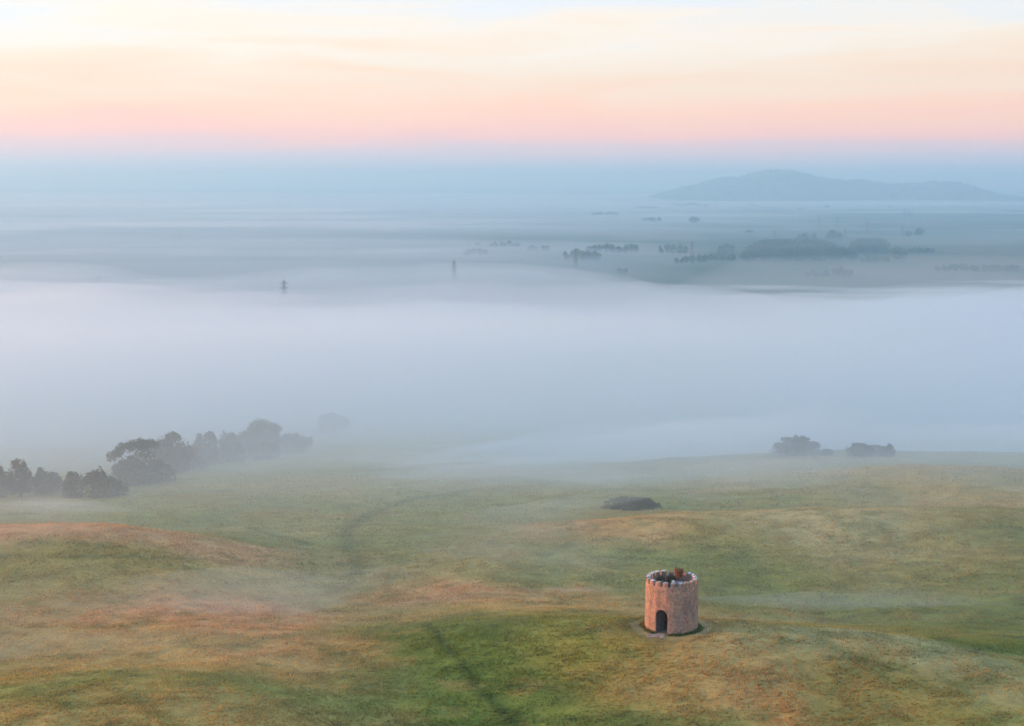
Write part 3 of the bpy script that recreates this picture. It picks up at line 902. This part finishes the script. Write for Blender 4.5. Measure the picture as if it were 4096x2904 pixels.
def clump(u0, u1, vt, vb, label, group, n=None, crown=14.0, seed=0):
    """a short row of separate trees on the plain; vt/vb are the rows of its top and foot"""
    global _fi
    g = random.Random(seed + int(u0))
    p0 = on_plain(0.5 * (u0 + u1), vb)
    mpp = p0[1] / FPX
    hgt = (vb - vt) * mpp
    width = (u1 - u0) * mpp
    n = n or max(1, round(width / crown))
    for i in range(n):
        t = (i + 0.5) / n
        env = 0.72 + 0.28 * math.sin(math.pi * t) if n > 2 else 1.0
        place_far(u0 + (u1 - u0) * t + g.uniform(-0.2, 0.2) * (u1 - u0) / n, vb + g.uniform(-2.5, 1.5), hgt * env * g.uniform(0.85, 1.08), max(width / n * 1.35, hgt * 0.75) * g.uniform(0.85, 1.1), label if n == 1 else label + ', ' + ('leftmost' if i == 0 else 'rightmost' if i == n - 1 else ORD[i] + ' from left'), group, _fi)
        _fi += 1
CL = [
    (2869, 2941, 974, 1014, 'tree standing just left of the big dark wood', 3),
    (3186, 3265, 929, 966, 'rounded tree in the clump above the dark wood', 3),
    (3300, 3325, 936, 962, 'small tree at the left foot of the domed clump beyond the wood', 1),
    (3318, 3368, 921, 962, 'domed tree beyond the dark wood beside a pylon', 2),
    (3625, 3697, 908, 944, 'tree in the isolated clump at the far right of the plain', 3),
    (3553, 3608, 994, 1040, 'round tree right of the second wood', 1),
    (3445, 3560, 1020, 1050, 'low tree in the hedge running right from the dark wood', 6),
    (2698, 2775, 1024, 1056, 'low tree of the hedge left of the dark wood', 4),
    (2765, 2828, 1010, 1054, 'taller tree in the hedge left of the dark wood', 3),
    (2832, 2950, 1008, 1046, 'low tree in front of the left end of the dark wood', 5),
    (3215, 3300, 1078, 1110, 'tree top in the mist below the dark wood', 4),
    (3300, 3411, 1070, 1108, 'taller tree top showing from the mist below the dark wood', 5),
    (2634, 2750, 972, 1016, 'faint tree in the mist left of the pylon by the wood', 5),
    (2265, 2335, 994, 1044, 'tall tree of the mid-plain dark clump around a pylon', 4),
    (2325, 2400, 1001, 1046, 'lower tree at the right of the mid-plain dark clump', 4),
    (2343, 2480, 976, 1014, 'faint tree in the belt behind the middle clump', 6),
    (2470, 2555, 974, 1014, 'faint tree ending the belt behind the middle clump', 4),
    (2108, 2150, 981, 1008, 'small dark tree left of two small clumps in the mist', 3),
    (2162, 2198, 981, 1008, 'small dark tree in the right of two small clumps', 2),
    (1956, 2078, 967, 994, 'tree of the thin belt left of the two small clumps', 7),
    (1846, 1950, 992, 1026, 'ghostly tree in the mist below the thin belt', 5),
    (1866, 1880, 968, 984, 'tiny tree in the mist at the left end of the belts', 1),
    (1906, 1922, 964, 984, 'tiny pointed tree in the mist next to the thin belt', 1),
    (2590, 2641, 862, 888, 'tree of the small far clump below the long thin hedge', 3),
    (2574, 2600, 869, 886, 'tiny tree at the left of the small far clump', 1),
    (2755, 2790, 862, 894, 'faint round tree far out on the plain', 1),
    (2367, 2470, 846, 862, 'tree of the faint far belt left of the long thin hedge', 8),
    (2527, 2632, 825, 836, 'tree of the long thin hedge below the hill', 12),
    (2690, 2835, 812, 828, 'tree in the dim belt just under the hill', 10),
    (3000, 3028, 816, 828, 'tiny tree on the far plain under the hill summit', 2),
    (3190, 3212, 829, 840, 'tiny tree pair far out right of the hill summit', 2),
    (3300, 3318, 820, 832, 'single tiny tree on the far plain under the hill shoulder', 1),
    (3552, 3570, 818, 829, 'single tiny tree far out under the right end of the hill', 1),
    (3622, 3652, 846, 864, 'small tree beside the far right pylon', 2),
    (2975, 3010, 916, 934, 'faint tree between two pylons above the dark wood', 2),
    (3633, 3740, 986, 1012, 'tree in the hedge at the right of the second wood', 6),
    (3740, 3900, 1052, 1086, 'tree in the hedge line near the right edge of the plain', 7),
    (3900, 4110, 1056, 1092, 'tree of the hedge line running out at the right edge', 8),
    (2470, 2510, 1070, 1096, 'faint tree top low in the fog below the middle clump', 2),
    (360, 436, 1094, 1130, 'faint tree top in the fog at the far left', 3),
]
for u0, u1, vt, vb, lab, n in CL:
    clump(u0, u1, vt, vb, lab, lab.replace('tree', 'trees', 1) if n > 1 else None, n)

def wood(name, label, poly_u, d0, d1, n, h, seed):
    """a wood that reads as one mass: many crowns in one mesh"""
    g = np.random.default_rng(seed)
    VV, FF, CC, o = [], [], [], 0
    base = [leaf_cloud([(0, 0, 0.52, 0.42, 0.42, 0.42)] + [(0.24 * math.cos(a), 0.24 * math.sin(a), 0.45 + 0.3 * (a % 1), 0.2, 0.2, 0.18) for a in np.linspace(0, 5.5, 6)], 230, 0.11, PAL_DARK, seed=300 + s, shell=0.75) for s in range(4)]
    for i in range(n):
        t = g.uniform(0, 1) ** 0.8
        dd = d0 + (d1 - d0) * t
        s = g.uniform(0, 1)
        e0, e1 = poly_u(t)
        u = e0 + (e1 - e0) * s
        edge = min(1.0, 0.62 + 2.2 * min(s, 1 - s))
        X = (u - 2048) / FPX * dd * 1.0
        hh_ = h * g.uniform(0.78, 1.12) * edge
        v, f, c = base[i % 4]
        a = g.uniform(0, 6.28)
        rot = np.array([[math.cos(a), -math.sin(a), 0], [math.sin(a), math.cos(a), 0], [0, 0, 1]])
        v = (v * np.array([hh_ * 0.85, hh_ * 0.85, hh_])) @ rot.T + np.array([X, dd, PLAIN + float(height(X, dd)) * 0 + 0.5])
        VV.append(v); FF.append(f + o); CC.append(c * g.uniform(0.45, 0.85)); o += len(v)
    return link(name, mesh_from(name, np.concatenate(VV), np.concatenate(FF), M_leaf, False, np.concatenate(CC)), kind='stuff', label=label, category='wood')
wood('wood', 'big dark wood rising out of the low mist on the plain', lambda t: (2958 + 50 * t, 3452 - 130 * t), 2760, 3300, 420, 23, 1)
wood('wood', 'smaller wood joining the right end of the big dark wood', lambda t: (3400, 3552), 3080, 3450, 110, 19, 2)

# pylons
M_steel = plain_mat('galvanised_steel', (0.10, 0.105, 0.11), (0.17, 0.175, 0.18), 0.5, 0, 0.6, 0.4)
def bar(a, b, r):
    return tube([a, b], [r, r], 4)
PH = 40.0
def pylon_parts():
    def wdt(z):
        return np.interp(z, [0, 20, 30, PH], [4.0, 1.7, 1.1, 0.25])
    zs = [0, 6, 11.5, 16, 20, 23.5, 26.5, 29.5, 32.5, 35.5, PH]
    body = []
    for sx_, sy_ in ((1, 1), (1, -1), (-1, 1), (-1, -1)):
        for a, b in zip(zs[:-1], zs[1:]):
            body.append(bar((sx_ * wdt(a), sy_ * wdt(a), a), (sx_ * wdt(b), sy_ * wdt(b), b), 0.25))
    for a, b in zip(zs[:-1], zs[1:]):
        for q in range(4):
            c = [(1, 1), (1, -1), (-1, -1), (-1, 1)]
            (x0, y0), (x1, y1) = c[q], c[(q + 1) % 4]
            body.append(bar((x0 * wdt(a), y0 * wdt(a), a), (x1 * wdt(b), y1 * wdt(b), b), 0.12))
            body.append(bar((x1 * wdt(a), y1 * wdt(a), a), (x0 * wdt(b), y0 * wdt(b), b), 0.12))
            body.append(bar((x0 * wdt(b), y0 * wdt(b), b), (x1 * wdt(b), y1 * wdt(b), b), 0.12))
    arms = []
    for z_, l_ in ((24.0, 5.2), (30.0, 6.6), (35.5, 5.0)):
        p = []
        for s_ in (-1, 1):
            for y_ in (-1, 1):
                w0 = wdt(z_)
                p.append(bar((s_ * w0, y_ * w0, z_), (s_ * l_, 0, z_ + 0.2), 0.2))
                p.append(bar((s_ * w0, y_ * w0, z_ + 2.0), (s_ * l_, 0, z_ + 0.2), 0.2))
            p.append(bar((s_ * l_ * 0.96, 0, z_ + 0.2), (s_ * l_ * 0.96, 0, z_ - 2.0), 0.22))
        arms.append(mesh_from('cross_arm', *join(p), M_steel))
    return mesh_from('lattice_body', *join(body), M_steel), arms
PB, PA = pylon_parts()
PYL = [
    (3095, 916, 'tall pylon standing right behind the big dark wood'), (2766, 961, 'pylon left of the big dark wood'),
    (3377, 910, 'pylon beside the domed tree beyond the wood'), (3463, 880, 'pylon right of the domed tree, farther off'),
    (3603, 898, 'pylon at the left of the isolated right-hand clump'), (3609, 838, 'very distant pylon under the right end of the hill'),
    (3343, 865, 'distant pylon, right one of a small pair'), (3271, 863, 'distant pylon, left one of a small pair'),
    (1816, 1037, 'lone pylon rising from the fog left of the tree belts'), (2302, 988, 'pylon in front of the dark clump in the middle of the plain'),
    (1135, 1104, 'faint pylon top nearly lost in the fog on the left'),
]
for u, vtop, lab in PYL:
    d = (157.9 - PH) * FPX / (vtop - 715.0)
    px_ = (u - 2048) / FPX * d
    root = link('pylon', None, None, (px_, d, float(height(px_, d)) + 0.0), label=lab, category='pylon', group='pylons on the plain')
    root.rotation_euler = (0, 0, R(20 + (u * 7) % 30))
    link('lattice_body', PB, root)
    for am in PA:
        link('cross_arm', am, root)

# far hill: ridge profile read along its length
HD = 11000.0
k = Mat('hill_cover')
k.base(k.ramp(k.noise(0.004, 5), [(0.4, (0.045, 0.055, 0.025)), (0.6, (0.10, 0.11, 0.045))]))
M_hill = k.m
prof_u = np.array([2350, 2560, 2640, 2720, 2800, 2870, 2925, 2960, 3000, 3060, 3120, 3170, 3230, 3300, 3350, 3420, 3480, 3560, 3640, 3720, 3800, 3860, 3920, 4000, 4100, 4500, 4900])
prof_v = np.array([830, 812, 780, 758, 735, 715, 707, 712, 697, 685, 681, 684, 702, 718, 724, 721, 728, 740, 733, 728, 731, 746, 772, 786, 792, 805, 815])
hx = np.linspace(prof_u[0], prof_u[-1], 420)
hy = np.linspace(-1, 1, 60)
crest = CAM[2] - (np.interp(hx, prof_u, prof_v) - 715.0) / FPX * HD
HXg, HYg = np.meshgrid((hx - 2048) / FPX * HD, hy, indexing='ij')
shape = np.where(HYg < 0, np.cos(np.clip(HYg, -1, 0) * 1.5708) ** 1.3, np.cos(HYg * 1.5708) ** 1.0)
top = np.maximum(crest, PLAIN + 2)[:, None]
HZ = PLAIN - 8 + (top - PLAIN + 8) * shape
wy_ = HD + HYg * 1100
HZ = HZ + (fbm(HXg / 130, wy_ / 130, 401, 4) * 26 + fbm(HXg / 24, wy_ / 24, 405, 2) * 11) * np.clip(shape * 1.5, 0, 1)
idx = np.arange(HZ.size).reshape(HZ.shape)
faces = np.stack([idx[:-1, :-1], idx[1:, :-1], idx[1:, 1:], idx[:-1, 1:]], -1).reshape(-1, 4)
link('hill', mesh_from('hill', np.stack([HXg, wy_, HZ], -1), faces, M_hill, False), kind='structure')
# woodland on the hill, one mass at this distance
g = np.random.default_rng(77)
VV, FF, CC, o = [], [], [], 0
bl = leaf_cloud([(0, 0, 0.5, 0.45, 0.45, 0.45)], 26, 0.30, PAL_OAK, seed=500, shell=0.8)
for i in range(2600):
    a_, b_ = int(g.integers(10, 410)), int(g.integers(4, 40))
    if fbm(HXg[a_, b_] / 300, wy_[a_, b_] / 300, 411, 2) < -0.02 and b_ not in range(27, 33):
        continue
    s = g.uniform(9, 17)
    VV.append(bl[0] * s + np.array([HXg[a_, b_], wy_[a_, b_], HZ[a_, b_] - 2])); FF.append(bl[1] + o); CC.append(bl[2] * g.uniform(0.7, 1.3)); o += len(bl[0])
link('hill_wood', mesh_from('hill_wood', np.concatenate(VV), np.concatenate(FF), M_leaf, False, np.concatenate(CC)), kind='stuff', label='dim blue woodland covering the distant hill', category='wood')

# ----------------------------------------------------------------------------- fog and haze
def vol_mat(name, col, dens, g_=0.0, absorb=0.0):
    m = bpy.data.materials.new(name); m.use_nodes = True
    n, l = m.node_tree.nodes, m.node_tree.links
    n.clear()
    o = n.new('ShaderNodeOutputMaterial'); p = n.new('ShaderNodeVolumePrincipled')
    p.inputs['Color'].default_value = (*col, 1); p.inputs['Density'].default_value = dens; p.inputs['Anisotropy'].default_value = g_
    p.inputs['Absorption Color'].default_value = (absorb, absorb, absorb, 1)
    l.new(p.outputs[0], o.inputs['Volume'])
    m.cycles.homogeneous_volume = True
    return m
def fog_layer(name, xs, ys, topfn, mat, label, bottom=PLAIN - 0.6):
    X, Y = np.meshgrid(xs, ys, indexing='ij')
    Z = np.maximum(topfn(X, Y), bottom + 0.05)
    ni, nj = X.shape
    top = np.stack([X, Y, Z], -1).reshape(-1, 3)
    bot = np.stack([X, Y, np.full_like(Z, bottom)], -1).reshape(-1, 3)
    i = np.arange(ni * nj).reshape(ni, nj); j = i + ni * nj
    q = [np.stack([i[:-1, :-1], i[1:, :-1], i[1:, 1:], i[:-1, 1:]], -1).reshape(-1, 4),
         np.stack([j[:-1, :-1], j[:-1, 1:], j[1:, 1:], j[1:, :-1]], -1).reshape(-1, 4)]
    for a, b in ((i[0, :], j[0, :]), (i[-1, ::-1], j[-1, ::-1]), (i[::-1, 0], j[::-1, 0]), (i[:, -1], j[:, -1])):
        q.append(np.stack([a[:-1], a[1:], b[1:], b[:-1]], -1))
    o = link(name, mesh_from(name, np.concatenate([top, bot]), np.concatenate(q), mat, True), kind='stuff', label=label, category='fog')
    return o
FOGC = (0.865, 0.945, 0.995)
FOGB = (0.800, 0.905, 0.995)
lx = np.linspace(-1500, 1500, 90)
def edge_fall(X, Y, y0, y1, drop):
    return -drop * sm(y0, y1, Y)
# thin mist over the hill, thicker banks in the valley below it, each ending a little farther out than the one above
def bank(top, amp, sc, edge, wob, width, seed):
    def fn(X, Y):
        e = edge + wob * fbm(X / 230, Y / 900 + seed, seed + 3, 4) * 2 - (700 * sm(60, 420, X) if seed == 641 else 250 * sm(60, 420, X) if seed == 631 else 0)
        low = {611: 22, 621: 32, 631: 42}.get(seed, 0.0) * (1 - sm(330, 720, Y)) * sm(-10, 80, X)
        return top - low + amp * fbm(X / sc, Y / (sc * 0.75), seed, 3) * 2 - (top - PLAIN + 6) * sm(e, e + width, Y)
    return fn
fog_layer('hill_mist', lx, np.linspace(-300, 900, 90), lambda X, Y: bank(4.0, 2.0, 120, 430, 60, 300, 601)(X, Y) - 10 * (1 - sm(95, 185, Y)) + (6 * sm(225, 300, Y) + 17 * sm(0, 60, X) * sm(210, 285, Y)) * sm(400, 310, Y), vol_mat('mist_thin', FOGC, 0.0042, 0.6), 'thin mist drifting over the grassy hill')
fog_layer('valley_fog', lx, np.linspace(-300, 1250, 110), bank(-6, 2.5, 260, 600, 120, 200, 611), vol_mat('mist_mid', FOGB, 0.006, 0.6), 'pale fog lying against the slope below the hill')
fog_layer('fog_bank', lx, np.linspace(-300, 1600, 110), bank(-18, 3, 320, 700, 240, 620, 621), vol_mat('mist_thick', FOGB, 0.0034, 0.6), 'thick white fog bank filling the valley')
fog_layer('fog_bank', lx, np.linspace(-300, 2000, 110), bank(-44, 4, 520, 1180, 260, 600, 631), vol_mat('mist_deep', FOGC, 0.0030, 0.6), 'deep white fog at the bottom of the valley')
fog_layer('fog_bank', lx, np.linspace(-300, 2800, 110), bank(-76, 6, 520, 1800, 340, 700, 641), vol_mat('mist_floor', FOGC, 0.0014, 0.6), 'low outer skirt of the white fog bank')
# low mist over the plain
lx2 = np.concatenate([np.linspace(-9000, -2600, 24), np.linspace(-2500, 2500, 90), np.linspace(2600, 9000, 24)])
ly2 = np.geomspace(900, 14000, 150)
fog_layer('plain_mist', lx2, ly2, lambda X, Y: -109 - 6 * sm(150, 600, X * 3000 / Y) + 22 * fbm(X / 900, Y / 620, 635, 4) + 13 * sm(350, -400, X * 2500 / Y) + 13 * sm(6500, 8600, Y) + 8 * sm(0.10, 0.0, np.abs(np.log(Y / 2300.0)) * 0.3) * sm(450, 50, X * 3000 / Y), vol_mat('mist_low', FOGB, 0.0021, 0.6), 'low ground mist around the woods on the plain')

# drifting sheets of uneven thickness: over the turf and along the top of the bank
def drift(name, xs, ys, mid, thick, mat, label):
    X, Y = np.meshgrid(xs, ys, indexing='ij')
    t = np.maximum(thick(X, Y), 0.004)
    zm = mid(X, Y)
    ni, nj = X.shape
    top = np.stack([X, Y, zm + t / 2], -1).reshape(-1, 3); bot = np.stack([X, Y, zm - t / 2], -1).reshape(-1, 3)
    i = np.arange(ni * nj).reshape(ni, nj); j = i + ni * nj
    q = [np.stack([i[:-1, :-1], i[1:, :-1], i[1:, 1:], i[:-1, 1:]], -1).reshape(-1, 4), np.stack([j[:-1, :-1], j[:-1, 1:], j[1:, 1:], j[1:, :-1]], -1).reshape(-1, 4)]
    for a, b in ((i[0, :], j[0, :]), (i[-1, ::-1], j[-1, ::-1]), (i[::-1, 0], j[::-1, 0]), (i[:, -1], j[:, -1])):
        q.append(np.stack([a[:-1], a[1:], b[1:], b[:-1]], -1))
    link(name, mesh_from(name, np.concatenate([top, bot]), np.concatenate(q), mat, True), kind='stuff', label=label, category='mist')
def hill_thick(X, Y):
    t = 3.4 * sm(-0.02, 0.30, fbm(X / 34 + 0.2 * Y / 34, Y / 22, 701, 4))
    return t * sm(112, 140, Y) * sm(330, 290, Y) * (1 - sm(-45, -70, X) * sm(205, 235, Y)) * sm(5.0, 9.0, np.hypot(X - TX, Y - TY)) * sm(120, 100, np.abs(X))
drift('drifting_mist', np.linspace(-125, 125, 110), np.linspace(110, 332, 110), lambda X, Y: height(X, Y) + 2.9, hill_thick, vol_mat('mist_drift', FOGC, 0.018, 0.6), 'low shreds of mist drifting over the grass')
def ridge_thick(X, Y):
    return 10 * sm(232, 282, Y) * sm(430, 330, Y) * sm(-40, 30, X) * sm(190, 140, X) * np.clip(0.75 + 1.1 * fbm(X / 45, Y / 30, 741, 3), 0, 1.3)
drift('ridge_mist', np.linspace(-40, 190, 70), np.linspace(222, 430, 70), lambda X, Y: height(X, Y) + ridge_thick(X, Y) / 2 - 0.4, ridge_thick, vol_mat('mist_ridge', FOGB, 0.030, 0.6), 'thicker mist lying over the right-hand ridge and its bushes')
drift('fog_wisps', np.linspace(-900, 900, 150), np.linspace(420, 1700, 150), lambda X, Y: -6.0 - 0.05 * (Y - 420), lambda X, Y: 24 * sm(-0.04, 0.30, fbm(X / 260 + 3, Y / 170, 711, 5)) * sm(420, 560, Y) * sm(1500, 1000, Y) * sm(900, 700, np.abs(X)), vol_mat('mist_wisp', FOGC, 0.0055, 0.6), 'wisps along the top of the valley fog')
drift('fog_streaks', np.linspace(-3200, 3200, 150), np.geomspace(2300, 9000, 150), lambda X, Y: -88.0 + 0 * X, lambda X, Y: 14 * sm(0.0, 0.30, fbm(X / 900 + 9, Y / 520, 721, 5)) * sm(2300, 2700, Y) * sm(9000, 7500, Y) * sm(3200, 2800, np.abs(X)) * (0.12 + 0.88 * sm(200, -600, X * 3000 / Y)), vol_mat('mist_streak', FOGC, 0.0045, 0.6), 'thin streaks of mist lying over the far plain')

# even air over everything
v, f = box(-26500, 26500, -26500, 26500, PLAIN - 8, 150)
HAZE = vol_mat('haze', (0.45, 0.79, 1.0), 0.00021, 0.4, absorb=0.11)
link('haze', mesh_from('haze', v, f, HAZE), kind='stuff', label='even blue morning haze over the whole country', category='haze')
